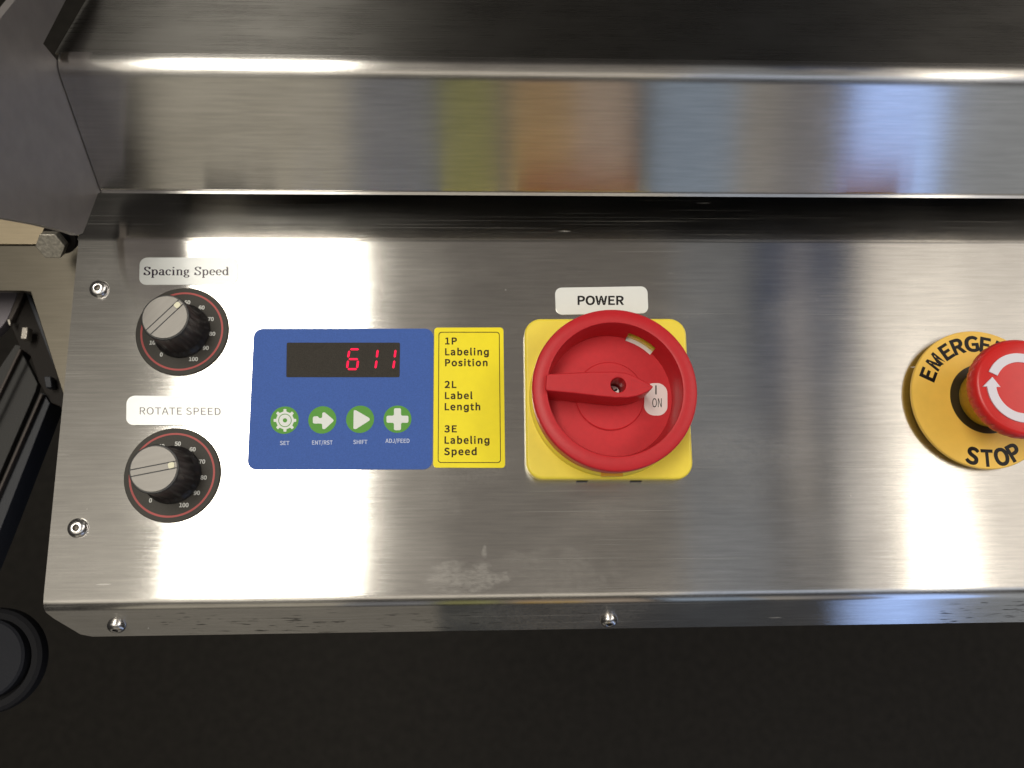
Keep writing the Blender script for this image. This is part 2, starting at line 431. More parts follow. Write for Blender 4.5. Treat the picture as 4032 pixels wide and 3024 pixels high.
# ---- lettering: outlines of a plain grotesque, cap height 772
GLYPHS = json.loads(r'''{"/":[412,[[12,-188,82,-188,396,834,327,834]]],"0":[583,[[292,-14,373,2,439,50,489,130,521,243,532,388,521,531,489,642,439,721,373,768,292,784,211,768,144,721,94,642,63,531,53,388,63,243,94,130,144,50,211,2],[292,64,243,76,203,113,172,176,152,267,145,388,152,507,172,597,203,660,243,696,292,708,341,696,381,660,412,597,432,507,439,388,432,267,412,176,381,113,341,76]]],"1":[583,[[92,0,515,0,515,80,360,80,360,770,287,770,261,756,232,744,201,733,166,724,127,715,127,654,265,654,265,80,92,80]]],"2":[583,[[46,0,530,0,530,83,317,83,293,83,268,81,242,80,216,78,191,76,292,177,376,275,439,371,480,465,494,558,484,634,454,696,407,743,345,773,269,784,214,778,165,764,121,740,80,709,42,671,98,617,125,646,154,670,186,689,221,702,257,706,309,699,349,678,377,645,394,603,399,554,386,471,345,382,275,285,176,177,46,57]]],"3":[583,[[276,-14,355,-4,423,24,477,69,512,130,524,206,516,265,493,314,458,354,413,383,361,401,361,407,407,428,445,457,473,494,492,539,498,591,487,658,456,712,409,751,347,775,273,784,222,779,176,767,134,747,95,722,59,692,110,631,138,656,168,677,200,692,234,702,270,706,315,700,351,684,378,659,394,625,400,584,393,537,371,496,331,465,270,444,187,437,187,363,280,356,348,336,394,304,419,261,426,209,419,160,398,121,365,91,322,73,270,66,221,71,178,84,141,103,109,127,80,154,30,92,64,60,104,31,153,8,210,-8]]],"4":[583,[[357,0,447,0,447,212,550,212,550,289,447,289,447,770,341,770,21,275,21,212,357,212],[357,289,121,289,296,551,309,574,322,597,335,620,347,643,358,665,362,665,361,639,360,610,358,580,357,551,357,525]]],"5":[583,[[275,-14,351,-2,420,31,476,85,513,158,527,250,515,341,482,410,432,458,368,487,295,496,269,494,245,491,222,484,201,476,180,465,200,688,489,688,489,770,116,770,90,411,142,378,167,394,191,407,215,416,241,421,270,423,324,416,368,393,401,357,422,308,430,248,421,186,398,135,363,98,318,74,266,66,216,71,173,83,136,102,104,125,77,151,28,88,63,58,103,30,151,7,208,-8]]],"6":[583,[[316,-14,385,-2,446,31,494,84,526,153,538,236,528,324,500,391,455,439,396,468,324,478,287,474,250,462,214,443,180,417,149,386,161,510,190,601,233,661,286,695,348,705,375,702,402,694,427,682,450,666,470,646,524,705,496,731,465,753,429,769,389,780,343,784,257,769,179,724,116,644,74,527,59,368,71,230,107,124,162,47,233,2],[151,309,182,346,215,374,247,393,278,403,308,407,358,399,397,377,425,341,441,294,446,236,440,178,422,130,394,93,358,70,316,62,263,72,219,103,186,153,163,222]]],"7":[583,[[208,0,308,0,319,168,341,314,380,448,442,578,534,712,534,770,51,770,51,688,425,688,346,564,287,439,247,308,221,164]]],"8":[583,[[294,-14,374,-4,441,24,491,67,523,121,535,185,528,243,509,291,480,330,445,362,405,388,405,393,433,418,461,450,484,489,501,532,507,579,498,645,471,701,427,744,369,772,296,782,228,772,170,746,125,705,96,651,85,586,91,540,106,500,128,465,157,434,189,409,189,404,147,378,109,343,78,300,56,249,48,191,60,124,94,68,146,24,214,-4],[347,418,293,440,246,466,207,498,182,537,172,586,178,628,195,662,221,688,255,704,295,710,340,703,376,684,403,655,420,617,425,574,422,540,413,508,397,476,375,447],[295,58,243,65,198,84,164,114,141,153,133,200,138,242,153,281,175,317,205,348,239,374,303,348,358,319,403,286,433,243,443,188,436,145,417,109,386,82,345,64]]],"9":[583,[[247,-14,331,1,407,48,469,131,511,253,526,418,513,550,478,652,422,725,351,769,267,784,198,772,137,739,89,687,58,617,46,534,56,448,84,380,128,331,187,302,258,292,297,296,335,309,371,328,405,354,436,386,423,261,394,170,352,110,301,76,244,66,214,69,186,76,159,88,135,105,113,125,61,65,89,40,121,18,158,1,199,-10],[435,466,403,427,371,398,338,379,306,367,274,363,225,371,186,394,159,429,142,476,137,534,143,593,161,641,189,678,226,701,268,709,322,699,366,669,400,620,423,553]]],"A":[639,[[4,0,102,0,176,235,458,235,532,0,634,0,373,770,265,770],[201,312,238,431,255,483,270,534,286,586,300,638,315,691,319,691,334,638,349,586,365,534,381,483,397,431,434,312]]],"C":[670,[[396,-14,453,-9,505,5,552,27,594,58,632,97,579,159,548,129,516,104,481,86,442,75,400,71,319,86,252,127,203,192,172,280,161,388,172,494,204,580,255,644,322,685,403,699,441,695,476,685,507,670,535,650,561,626,613,689,584,718,547,744,504,765,456,779,402,784,292,766,198,715,125,633,78,522,61,384,77,247,124,136,195,54,287,4]]],"D":[723,[[106,0,303,0,429,17,529,66,601,146,646,254,661,388,646,522,601,628,528,706,427,754,298,770,106,770],[203,80,203,691,290,691,388,678,464,641,518,579,550,494,561,388,550,281,518,195,464,132,388,93,290,80]]],"E":[619,[[106,0,561,0,561,83,203,83,203,363,495,363,495,446,203,446,203,688,549,688,549,770,106,770]]],"F":[580,[[106,0,203,0,203,346,497,346,497,428,203,428,203,688,549,688,549,770,106,770]]],"G":[724,[[409,-14,468,-9,522,3,571,22,612,47,646,76,646,399,393,399,393,318,557,318,557,117,536,101,510,88,482,79,451,73,418,71,328,86,256,127,204,192,172,280,161,388,172,494,206,580,260,644,331,685,417,699,460,695,497,685,530,669,558,649,583,626,636,689,606,717,569,742,525,764,474,778,414,784,299,766,202,715,126,633,78,522,61,384,78,247,125,136,199,54,295,4]]],"H":[765,[[106,0,203,0,203,363,562,363,562,0,660,0,660,770,562,770,562,447,203,447,203,770,106,770]]],"I":[308,[[106,0,203,0,203,770,106,770]]],"J":[562,[[249,-14,329,-2,389,32,430,84,453,150,461,226,461,770,363,770,363,235,359,173,344,127,319,96,284,77,239,71,208,75,178,84,152,101,128,126,106,159,37,108,67,65,103,31,145,6,194,-9]]],"L":[570,[[106,0,540,0,540,83,203,83,203,770,106,770]]],"M":[853,[[106,0,193,0,193,426,193,469,191,516,188,564,184,610,181,653,185,653,247,478,393,78,458,78,603,478,665,653,669,653,666,610,662,564,659,516,657,469,657,426,657,0,747,0,747,770,630,770,483,358,473,326,462,294,452,262,441,230,430,197,425,197,414,230,403,262,393,294,381,326,370,358,223,770,106,770]]],"N":[759,[[106,0,197,0,197,404,197,453,195,502,192,550,189,598,186,645,190,645,273,486,554,0,653,0,653,770,561,770,561,370,562,321,564,272,567,222,571,173,575,126,569,126,486,285,205,770,106,770]]],"O":[779,[[390,-14,498,4,589,56,658,140,703,251,718,388,703,524,658,634,589,715,498,766,390,784,281,766,190,715,121,634,77,524,61,388,77,251,121,140,190,56,281,4],[390,71,313,86,249,127,201,193,171,281,161,388,171,494,201,580,249,644,313,685,390,699,467,685,530,644,578,580,608,494,619,388,608,281,578,193,530,127,467,86]]],"P":[665,[[106,0,203,0,203,307,330,307,424,316,503,343,562,390,600,457,613,544,600,632,562,696,501,739,422,763,326,770,106,770],[203,386,203,691,313,691,386,687,443,672,484,644,509,603,517,544,509,485,486,441,446,410,390,391,317,386]]],"R":[667,[[203,404,203,691,332,691,398,687,450,672,488,646,511,608,519,555,511,500,488,458,450,428,398,410,332,404],[528,0,638,0,442,337,500,358,548,390,584,433,608,488,616,555,603,638,566,699,509,740,435,763,347,770,106,770,106,0,203,0,203,327,341,327]]],"S":[626,[[319,-14,408,-3,481,28,535,75,569,135,581,205,573,266,551,316,517,354,473,385,422,411,313,458,277,474,242,493,213,516,192,547,185,587,191,625,210,656,240,679,280,694,329,699,370,695,408,686,443,671,475,651,504,627,555,689,519,720,478,746,432,766,382,779,329,784,250,774,183,746,131,703,98,647,86,580,96,519,121,471,157,433,199,404,243,382,353,334,395,315,430,295,458,270,476,238,482,196,475,155,455,120,421,94,376,77,320,71,273,76,227,88,183,108,144,135,108,167,50,100,93,61,142,30,197,6,256,-9]]],"T":[629,[[266,0,363,0,363,688,597,688,597,770,33,770,33,688,266,688]]],"W":[922,[[190,0,306,0,420,464,428,500,436,535,444,570,452,605,459,640,463,640,471,605,478,570,485,535,493,500,501,464,618,0,735,0,894,770,801,770,718,351,710,301,702,251,693,201,685,151,676,101,670,101,659,151,648,202,637,252,627,301,616,351,508,770,419,770,313,351,302,301,290,251,279,201,269,151,258,101,254,101,245,151,236,201,227,251,217,301,208,351,127,770,27,770]]],"Y":[558,[[230,0,327,0,327,298,559,770,458,770,359,553,345,519,329,485,314,452,298,418,282,383,277,383,261,418,246,452,231,485,217,519,202,553,102,770,-1,770,230,298]]],"a":[591,[[228,-14,269,-9,309,2,347,20,383,42,417,68,420,68,429,0,507,0,507,351,500,430,478,495,440,543,384,574,310,585,256,581,206,569,161,551,120,531,86,511,123,444,152,462,184,479,218,493,255,502,294,505,342,497,376,476,397,444,409,405,412,361,282,341,184,310,115,269,75,215,62,148,70,92,93,47,128,14,174,-7],[255,64,223,67,195,77,174,94,159,120,154,154,163,195,190,230,238,259,311,281,412,297,412,139,379,112,348,91,318,76,287,67]]],"b":[649,[[348,-14,423,0,491,38,546,101,582,187,596,294,586,392,558,473,512,533,449,572,369,585,330,581,293,570,257,552,222,530,189,505,193,607,193,836,97,836,97,0,173,0,182,59,186,59,217,34,249,14,282,-1,315,-10],[332,67,308,69,281,75,253,86,223,103,193,126,193,426,225,454,256,476,286,491,316,501,345,504,402,494,445,466,474,422,491,364,496,293,488,216,465,153,430,106,385,77]]],"d":[651,[[291,-14,331,-9,369,2,404,20,436,42,464,67,467,67,476,0,555,0,555,836,458,836,458,617,463,519,434,542,404,560,374,574,340,582,303,585,227,572,159,533,105,470,69,387,56,285,66,181,97,98,146,37,212,-1],[312,67,257,77,213,105,181,149,161,210,154,286,163,358,186,419,222,465,267,494,319,504,347,502,375,496,402,484,430,467,458,444,458,145,430,117,401,95,372,79,343,70]]],"e":[582,[[328,-14,372,-11,412,-3,450,10,484,26,515,44,481,108,455,93,428,80,400,71,370,65,338,63,278,72,227,98,187,140,161,195,149,263,534,263,535,272,536,282,537,293,538,305,538,317,528,408,500,482,453,538,390,573,310,585,233,572,164,533,107,471,69,387,55,285,68,181,107,98,166,37,241,-1],[148,331,162,393,187,442,223,479,265,501,312,508,361,501,400,479,430,443,448,394,454,331]]],"g":[644,[[440,-206,531,-136,564,-13,564,575,474,575,474,483,466,483,436,524,384,565,297,582,170,546,83,444,52,290,84,137,171,40,295,7,382,24,434,63,464,103,472,103,472,-9,427,-114,313,-147,234,-134,184,-100,154,-62,77,-105,125,-167,203,-212,313,-228],[220,115,165,186,146,292,164,397,220,472,310,500,400,473,455,400,473,292,454,183,399,114,310,89]]],"h":[638,[[97,0,193,0,193,414,226,445,256,470,285,487,315,498,349,501,389,495,419,478,441,449,453,406,457,349,457,0,553,0,553,361,546,440,526,503,491,548,442,576,378,585,334,580,293,567,256,546,221,520,189,489,193,607,193,836,97,836]]],"i":[289,[[97,0,193,0,193,570,97,570],[145,688,166,691,184,699,197,713,206,731,209,752,206,773,197,790,184,803,166,811,145,814,124,811,106,803,93,790,85,773,82,752,85,731,93,713,106,699,124,691]]],"l":[298,[[197,-14,212,-13,224,-12,235,-10,245,-8,253,-5,239,68,234,67,229,67,226,66,223,66,220,66,211,68,204,72,198,80,195,92,193,107,193,836,97,836,97,113,100,69,112,34,131,8,160,-8]]],"n":[641,[[97,0,193,0,193,414,226,445,256,470,285,487,315,498,349,501,389,495,419,478,441,449,453,406,457,349,457,0,553,0,553,361,546,440,526,503,491,548,442,576,378,585,334,580,293,566,255,545,220,519,187,487,185,487,175,570,97,570]]],"o":[637,[[318,-14,399,-1,471,37,529,98,568,181,582,285,568,389,529,473,471,534,399,572,318,585,237,572,165,534,107,473,69,389,55,285,69,181,107,98,165,37,237,-1],[318,66,263,76,218,105,183,151,161,212,153,285,161,358,183,419,218,465,263,494,318,504,373,494,419,465,454,419,476,358,484,285,476,212,454,151,419,105,373,76]]],"p":[651,[[97,-241,193,-241,193,-47,190,53,221,29,253,11,285,-3,316,-11,348,-14,423,0,491,38,546,101,582,187,596,294,586,392,558,473,512,533,449,572,369,585,329,581,291,569,254,551,219,529,187,504,185,504,175,570,97,570],[332,67,308,69,281,75,253,86,223,103,193,126,193,426,225,454,257,476,287,491,316,501,345,504,402,494,445,466,474,422,491,364,496,293,488,216,465,153,430,106,385,77]]],"s":[492,[[246,-14,319,-5,377,19,419,56,444,102,453,155,443,212,416,254,376,285,329,309,279,329,242,343,208,359,181,377,163,399,157,428,161,453,173,476,194,494,224,506,263,511,292,508,319,501,344,490,368,476,392,460,438,520,410,540,378,558,342,572,303,582,262,585,193,577,138,554,98,519,74,475,65,423,75,371,101,332,138,301,183,277,231,258,269,244,304,227,334,207,354,181,361,150,357,122,344,97,321,78,290,65,249,61,210,64,174,73,141,87,110,106,80,129,34,65,68,40,108,18,152,1,198,-10]]],"t":[396,[[275,-14,297,-12,319,-9,340,-5,361,1,381,7,362,80,350,75,337,71,324,67,310,65,297,64,263,69,238,83,221,105,212,135,209,173,209,493,364,493,364,570,209,570,209,731,129,731,119,570,28,565,28,493,113,493,113,176,119,113,136,60,166,20,212,-5]]]}''')

def offset_loop(pts, d):
    q = []
    for p in pts:
        if not q or (Vector(p) - Vector(q[-1])).length > .004: q.append(p)
    if (Vector(q[0]) - Vector(q[-1])).length < .004: q.pop()
    if not d: return q
    out = []
    k = len(q)
    for i in range(k):
        a, p, b = Vector(q[i - 1]), Vector(q[i]), Vector(q[(i + 1) % k])
        u, v = (p - a).normalized(), (b - p).normalized()
        n1, n2 = Vector((-u.y, u.x)), Vector((-v.y, v.x))
        m = n1 + n2
        if m.length < .3: m = n1
        else: m = m.normalized() * min(1 / max(m.normalized().dot(n1), .3), 1.15)
        out.append(tuple(p - m * d))
    return out

def text_mesh(s, p0, p1, p2, z, bold=0., track=0., th=.00004, narrow=False):
    """p0 baseline left, p1 baseline right, p2 cap line over p0 (xy in metres) - the text is fitted to them"""
    x = 0.
    loops = []
    xmin, xmax = 1e9, -1e9
    for ch in s:
        if ch == ' ':
            x += 215 + track; continue
        adv, sp = GLYPHS[ch]
        for q in sp:
            pts = [(q[i] + x, q[i + 1]) for i in range(0, len(q), 2)]
            loops.append(pts)
            xmin = min(xmin, min(p[0] for p in pts)); xmax = max(xmax, max(p[0] for p in pts))
        x += adv + track
    me = fill([offset_loop([(a / 772., b / 772.) for a, b in lp], bold) for lp in loops], -.5, .5)
    W = (xmax - xmin) / 772.
    x0 = xmin / 772.
    p0, p1, p2 = Vector(p0[:2]), Vector(p1[:2]), Vector(p2[:2])
    u = (p1 - p0) / W; v = p2 - p0
    for vt in me.vertices:
        a, b = vt.co.x - x0, vt.co.y
        q = p0 + u * a + v * b
        vt.co = (q.x, q.y, z + (th if vt.co.z > 0 else -th))
    return me

def text_px(s, x0, x1, ytop, ybase, z, f, **k):
    """f maps crop pixels to photo pixels"""
    a, b, c = (P(*f(x0, ybase), z), P(*f(x1, ybase), z), P(*f(x0, ytop), z))
    return text_mesh(s, a, b, c, z, **k)

c3 = lambda x, y: (400 + x / 2.765, 950 + y / 2.765)
c4 = lambda x, y: (400 + x / 2.765, 1500 + y / 2.765)
c5 = lambda x, y: (950 + x / 2.011, 1250 + y / 2.011)
c6 = lambda x, y: (2000 + x / 1.951, 1100 + y / 1.951)
c7 = lambda x, y: (3400 + x / 2.212, 1200 + y / 2.212)
def cc(f, pts, z): return cpx([f(*p) for p in pts], z)

# ------------------------------------------------------------------ floor
fl = link_mesh('floor', mesh([(-4, -4, -1.3), (4, -4, -1.3), (4, 4, -1.3), (-4, 4, -1.3)], [(0, 1, 2, 3)]), M_FLOOR, origin=(0, 0, -1.3))
tag(fl, kind='structure')

# ------------------------------------------------------------------ folded sheets
def sheet(profile, xl, xr, thick, uvscale=10.):
    """profile: list of (y, z) from back to front, xl: left x per station (number or list); solid sheet of given thickness, UVs along x"""
    n = len(profile)
    xl = xl if isinstance(xl, list) else [xl] * n
    nrm = []
    for i in range(n):
        a = Vector(profile[max(i - 1, 0)]); b = Vector(profile[min(i + 1, n - 1)])
        t = (b - a).normalized()
        nn = Vector((t.y, -t.x))
        if nn.y < 0 and abs(nn.y) > .2: nn = -nn
        nrm.append(nn)
    V = []
    for i, (y, z) in enumerate(profile):
        V.append((xl[i], y, z)); V.append((xr, y, z))
        q = Vector((y, z)) - nrm[i] * thick
        V.append((xl[i], q.x, q.y)); V.append((xr, q.x, q.y))
    Fc = []
    for i in range(n - 1):
        a, b = 4 * i, 4 * (i + 1)
        Fc += [(a, b, b + 1, a + 1), (a + 2, a + 3, b + 3, b + 2), (a, a + 2, b + 2, b), (a + 1, b + 1, b + 3, a + 3)]
    Fc += [(0, 1, 3, 2), (4 * n - 4, 4 * n - 2, 4 * n - 1, 4 * n - 3)]
    me = fix(mesh(V, Fc))
    uv = me.uv_layers.new(name='UVMap')
    for l in me.loops:
        co = me.vertices[l.vertex_index].co
        uv.data[l.index].uv = (co.x * uvscale, (co.y - co.z) * uvscale)
    return me

def arc_pts(p, d0, d1, r, n=10):
    """fillet at corner p between incoming direction d0 and outgoing d1 (unit (y,z))"""
    d0, d1 = Vector(d0).normalized(), Vector(d1).normalized()
    p = Vector(p)
    th = d0.angle(d1)
    t = r * math.tan(th / 2)
    s, e = p - d0 * t, p + d1 * t
    m = (d1 - d0).normalized()
    c = p + m * (r / math.cos(th / 2))
    out = []
    a = s - c; b = e - c
    sg = 1 if a.x * b.y - a.y * b.x > 0 else -1
    for i in range(n + 1):
        q = a.copy(); q.rotate(Matrix.Rotation(sg * th * i / n, 2))
        out.append(tuple(c + q))
    return out, s, e

LIP = Vector((-.0118, -.020)).normalized()
BACK = Vector((-1, math.tan(R(21)))).normalized()    # the hidden rear part falls away
F1 = (-1., 0.)
b1, s1, e1 = arc_pts((.1385, 0), BACK, F1, .006, 10)
b2, s2, e2 = arc_pts((-.0104, 0), F1, LIP, .0058, 14)
end = Vector((-.0104, 0)) + LIP * .0236
prof = [tuple(Vector((.1385, 0)) - BACK * .075), tuple(s1 - BACK * .001)] + b1 + [(e1.x - .001, 0), (e2.x * 0 + s2.x + .001, 0)] + b2 + \
       [tuple(e2 + LIP * .0006)] + [tuple(e2 + (end - e2) * f) for f in (.25, .5, .72, .82, .90, .96, 1.)]
xl = []
for (y, z) in prof:
    if y > .138: xl.append(-.1668)
    elif y > s2.x: xl.append(-.1662 + (.138 - y) * .012)
    else:
        d = (Vector((y, z)) - e2).length if z < e2.y else 0
        tt = d / (end - e2).length
        x_ = -.1644 + max(0, (tt - .12)) * .0085
        if tt > .9: x_ += (tt - .9) * 10 * .0030
        elif tt > .8: x_ += 0
        xl.append(x_)
cp = thing('machine_console', 'brushed stainless steel control panel with folded front lip, dried smears and reflected light patch', 'control panel', (0, 0, 0))
link_mesh('panel_sheet', sheet(prof, xl, .45, .0014), M_PANEL, cp, smooth=30)
# enclosure body under the sheet
bd = join([box((.147, .05, -.158), (.60, .104, .28))])
link_mesh('enclosure_body', bd, M_BLACKPL, cp)

def button_head(base, nrm, r=.0037, h=.0021):
    """domed socket screw head"""
    pr = [(r * 1.0, -.0003), (r, .0003)]
    for i in range(1, 9):
        a = R(90 * i / 9)
        pr.append((r * (.34 + .66 * math.cos(a)), .0003 + h * math.sin(a)))
    rs = r * .34
    pr.append((rs, h + .0003))
    pr.append((rs * .86, h + .0002))
    head = lathe(pr, n=40)
    hx = circle(0, 0, rs * .86, 6)
    V = [(x, y, h + .00018) for x, y in circle(0, 0, rs * .87, 6)] + [(x * .92, y * .92, h - .0012) for x, y in hx] + [(0, 0, h - .0016)]
    Fc = [(i, (i + 1) % 6, 6 + (i + 1) % 6, 6 + i) for i in range(6)] + [(6 + i, 6 + (i + 1) % 6, 12) for i in range(6)]
    sock = mesh(V, Fc)
    q = Vector((0, 0, 1)).rotation_difference(Vector(nrm))
    T = Matrix.Translation(base) @ q.to_matrix().to_4x4()
    head.transform(T); sock.transform(T)
    return head, sock

lipn = Vector((0, LIP.y, -LIP.x))
if lipn.z < 0: lipn = -lipn
def lip_point(px, py):
    r = ray(px, py)
    p0 = Vector((0, -.0104, 0))
    t = (p0 - CAM).dot(lipn) / r.dot(lipn)
    return CAM + r * t
for (px, py, on_lip, lab) in ((388, 1137, 0, None), (304, 2079, 0, None), (460, 2462, 1, None), (2397, 2440, 1, None)):
    b = lip_point(px, py) if on_lip else P(px, py, .0008) - Vector((0, 0, .0008))
    h, s = button_head(b, lipn if on_lip else (0, 0, 1), r=.0035 if on_lip else .0038)
    ho = link_mesh('screw', h, M_SCREW, cp, smooth=40)
    link_mesh('hex_socket', s, M_NUT if not on_lip else M_DARKHOLE, ho)

# ------------------------------------------------------------------ upper housing
UP = Vector((-.559, -.829)).normalized()            # going down the sloping front face
TB = Vector((-1, .18)).normalized()
corner = Vector((.1545, .0095)) - UP * .0532
ub, us, ue = arc_pts(corner, TB, UP, .0076, 18)
lo = Vector((.1545, .0095))
hem, hs, he = arc_pts(lo, UP, (1, -.25), .0016, 6)
sp = [tuple(us - TB * .0012), tuple(us - TB * .0006)] + ub + [tuple(ue + UP * .0006), tuple(hs - UP * .0006)] + hem + [tuple(he + Vector((.004, -.001)))]
uh = thing('upper_housing', 'brushed stainless steel upper housing with coloured reflections above the control panel', 'machine housing', (0, .19, 0))
link_mesh('front_strip', sheet(sp, -.1543, .45, .0012), M_STEEL, uh, smooth=30)
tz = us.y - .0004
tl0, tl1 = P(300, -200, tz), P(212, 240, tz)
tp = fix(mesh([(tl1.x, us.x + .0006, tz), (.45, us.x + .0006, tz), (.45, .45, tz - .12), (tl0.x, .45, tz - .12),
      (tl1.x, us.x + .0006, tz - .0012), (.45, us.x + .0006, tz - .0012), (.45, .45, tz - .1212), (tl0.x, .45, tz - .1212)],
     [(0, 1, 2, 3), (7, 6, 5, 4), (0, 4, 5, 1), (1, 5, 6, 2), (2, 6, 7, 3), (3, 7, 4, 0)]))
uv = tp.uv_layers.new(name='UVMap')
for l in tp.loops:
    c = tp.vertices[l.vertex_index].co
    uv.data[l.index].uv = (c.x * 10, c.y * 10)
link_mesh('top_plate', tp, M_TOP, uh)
link_mesh('cavity_shade_block', box((.15, .33, -.13), (.60, .26, .10)), M_BLACKPL, uh)  # black block added for the shade inside the open cavity

# ------------------------------------------------------------------ side bracket
XB = -.1547
bp_ = [(-300, 850), (0, 857), (150, 884), (275, 914), (308, 926), (326, 918), (338, 890), (385, 764), (396, 742), (215, 285), (196, 245), (163, 170), (265, -12), (330, -140), (-60, -140), (-20, 0), (-300, 300)]
bp_ = [(-300, 800), (0, 857), (150, 884), (275, 914), (308, 926), (326, 918), (338, 890), (385, 764), (404, 750), (424, 742), (250, 285), (226, 240), (170, 172), (265, -12), (330, -140), (160, -140), (60, 0), (0, 75), (-300, 420)]
V = []
for th in (0, -.003):
    for q in bp_:
        p = PX(*q, XB); V.append((XB + th, p.y, p.z))
k = len(bp_)
Fc = [tuple(range(k)), tuple(range(2 * k - 1, k - 1, -1))] + [(i, (i + 1) % k, k + (i + 1) % k, k + i) for i in range(k)]
bm_ = fix(mesh(V, Fc))
br = link_mesh('side_bracket', bm_, M_BRACKET, origin=(XB, .14, .02))
tag(br, 'dark grey steel side bracket plate standing at the left end of the upper housing', 'bracket')

# bolt
p0 = P(243, 932, -.034); p1 = P(197, 970, -.024)
ax = (p1 - p0).normalized()
bo = thing('hex_bolt', 'zinc hex bolt with dark washer under the side bracket, left of the panel', 'bolt', tuple(p0))
q = Vector((0, 0, 1)).rotation_difference(ax).to_matrix().to_4x4()
L_ = (p1 - p0).length
hexh = fill([rounded(circle(0, 0, .0064, 6), .0006, 3)], L_ - .0048, L_, bevel=.0004)
hexh.transform(Matrix.Translation(p0) @ q)
link_mesh('bolt_head', hexh, M_BOLT, bo, smooth=30)
wa = lathe([(.0, 0), (.0072, 0), (.0075, .0003), (.0075, .0022), (.0070, .0026), (.0045, .0026), (.0045, L_ - .0048), (0, L_ - .0048)], n=40)
wa.transform(Matrix.Translation(p0) @ q)
link_mesh('washer', wa, M_BOLTDARK, bo, smooth=30)

# ------------------------------------------------------------------ lower machinery on the left
def prism_px(pts, z, th, r=0.):
    lp = cpx(pts, z)
    if r: lp = rounded(lp, r)
    return fill([lp], z - th, z, bevel=min(.0004, th / 3))

zb = -.05
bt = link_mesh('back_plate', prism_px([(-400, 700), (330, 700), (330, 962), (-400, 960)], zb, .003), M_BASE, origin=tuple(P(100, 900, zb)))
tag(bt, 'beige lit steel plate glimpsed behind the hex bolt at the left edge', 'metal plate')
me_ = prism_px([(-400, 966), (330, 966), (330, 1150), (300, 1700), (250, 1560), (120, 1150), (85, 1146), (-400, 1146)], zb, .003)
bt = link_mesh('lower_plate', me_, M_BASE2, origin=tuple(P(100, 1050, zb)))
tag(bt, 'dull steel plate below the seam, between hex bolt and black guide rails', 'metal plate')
for me2 in (bpy.data.objects['back_plate'].data, bpy.data.objects['lower_plate'].data):
    uv = me2.uv_layers.new(name='UVMap')
    for l in me2.loops:
        c = me2.vertices[l.vertex_index].co
        uv.data[l.index].uv = (c.x * 10, c.y * 10)

zr = -.075
gr = thing('guide_frame', 'black slanting guide frame with two rails in the dark left of the control panel', 'guide frame', tuple(P(120, 1500, zr)))
link_mesh('end_plate', prism_px([(96, 1150), (125, 1165), (262, 1440), (262, 1640), (235, 1600), (195, 1585), (150, 1500), (118, 1400), (80, 1375), (42, 1285), (46, 1262)], zr, .006), M_BROWNPL, gr)
link_mesh('side_wall', prism_px([(-200, 1150), (70, 1152), (30, 1255), (12, 1280), (-200, 1500)], zr + .004, .006), M_LAV, gr)
link_mesh('wall_edge', prism_px([(70, 1152), (96, 1152), (44, 1262), (22, 1264)], zr + .0035, .004), M_EDGE, gr)
link_mesh('end_flange', prism_px([(100, 1152), (118, 1158), (232, 1430), (210, 1440)], zr + .004, .003), M_EDGE if False else M_RAILEDGE, gr)
link_mesh('edge_clip', prism_px([(25, 1257), (40, 1257), (41, 1281), (33, 1280)], zr + .006, .002), M_NUT, gr)
link_mesh('nut', prism_px([(86, 1288), (109, 1288), (104, 1334), (80, 1334)], zr + .008, .005), M_NUT, gr)
link_mesh('nut', prism_px([(172, 1482), (198, 1482), (202, 1524), (180, 1526)], zr + .006, .005), M_RAILEDGE, gr)
link_mesh('rail', prism_px([(60, 1355), (84, 1362), (-200, 1930), (-200, 1740)], zr, .012), M_RAIL, gr)
link_mesh('rail', prism_px([(158, 1545), (176, 1552), (196, 1588), (0, 2090), (-200, 2580), (-200, 2250), (0, 1905)], zr + .002, .014), M_RAILEDGE, gr)
link_mesh('rail_highlight', prism_px([(74, 1372), (84, 1375), (-200, 1960), (-200, 1935)], zr + .0045, .003), M_NUT if False else M_EDGE, gr)  # lighter strip laid on as the rail's highlight
link_mesh('rail_highlight', prism_px([(158, 1548), (168, 1552), (0, 1935), (-200, 2400), (-200, 2370), (-2, 1912)], zr + .005, .003), M_EDGE, gr)  # highlight of the second rail, put in as a lighter strip
link_mesh('centre_web', prism_px([(84, 1385), (148, 1510), (140, 1540), (-60, 2000), (-200, 2100), (-200, 1960)], zr - .004, .004), M_RAIL, gr)

# foot
fc = Vector((-.2147, -.0345))
ft = thing('rubber_bumper', 'round black rubber bumper with slate grey cap at the lower left corner', 'bumper', (fc.x, fc.y, -.34))
link_mesh('rubber_ring', lathe([(0, -.068), (.0212, -.068), (.0222, -.0665), (.0225, -.0640), (.0220, -.0612), (.0205, -.0600), (.0178, -.0605), (.0175, -.064), (0, -.064)], fc, 96), M_RUBBER, ft, smooth=40)
link_mesh('cap_disc', lathe([(.0172, -.066), (.0170, -.0585), (.0160, -.0575), (.006, -.0570), (.0052, -.059), (.005, -.064), (0, -.064)], fc + Vector((-.0012, .0008)), 96), M_SLATE, ft, smooth=40)
link_mesh('mounting_arm', box((fc.x - .06, fc.y, -.073), (.12, .012, .008)), M_RUBBER, ft)

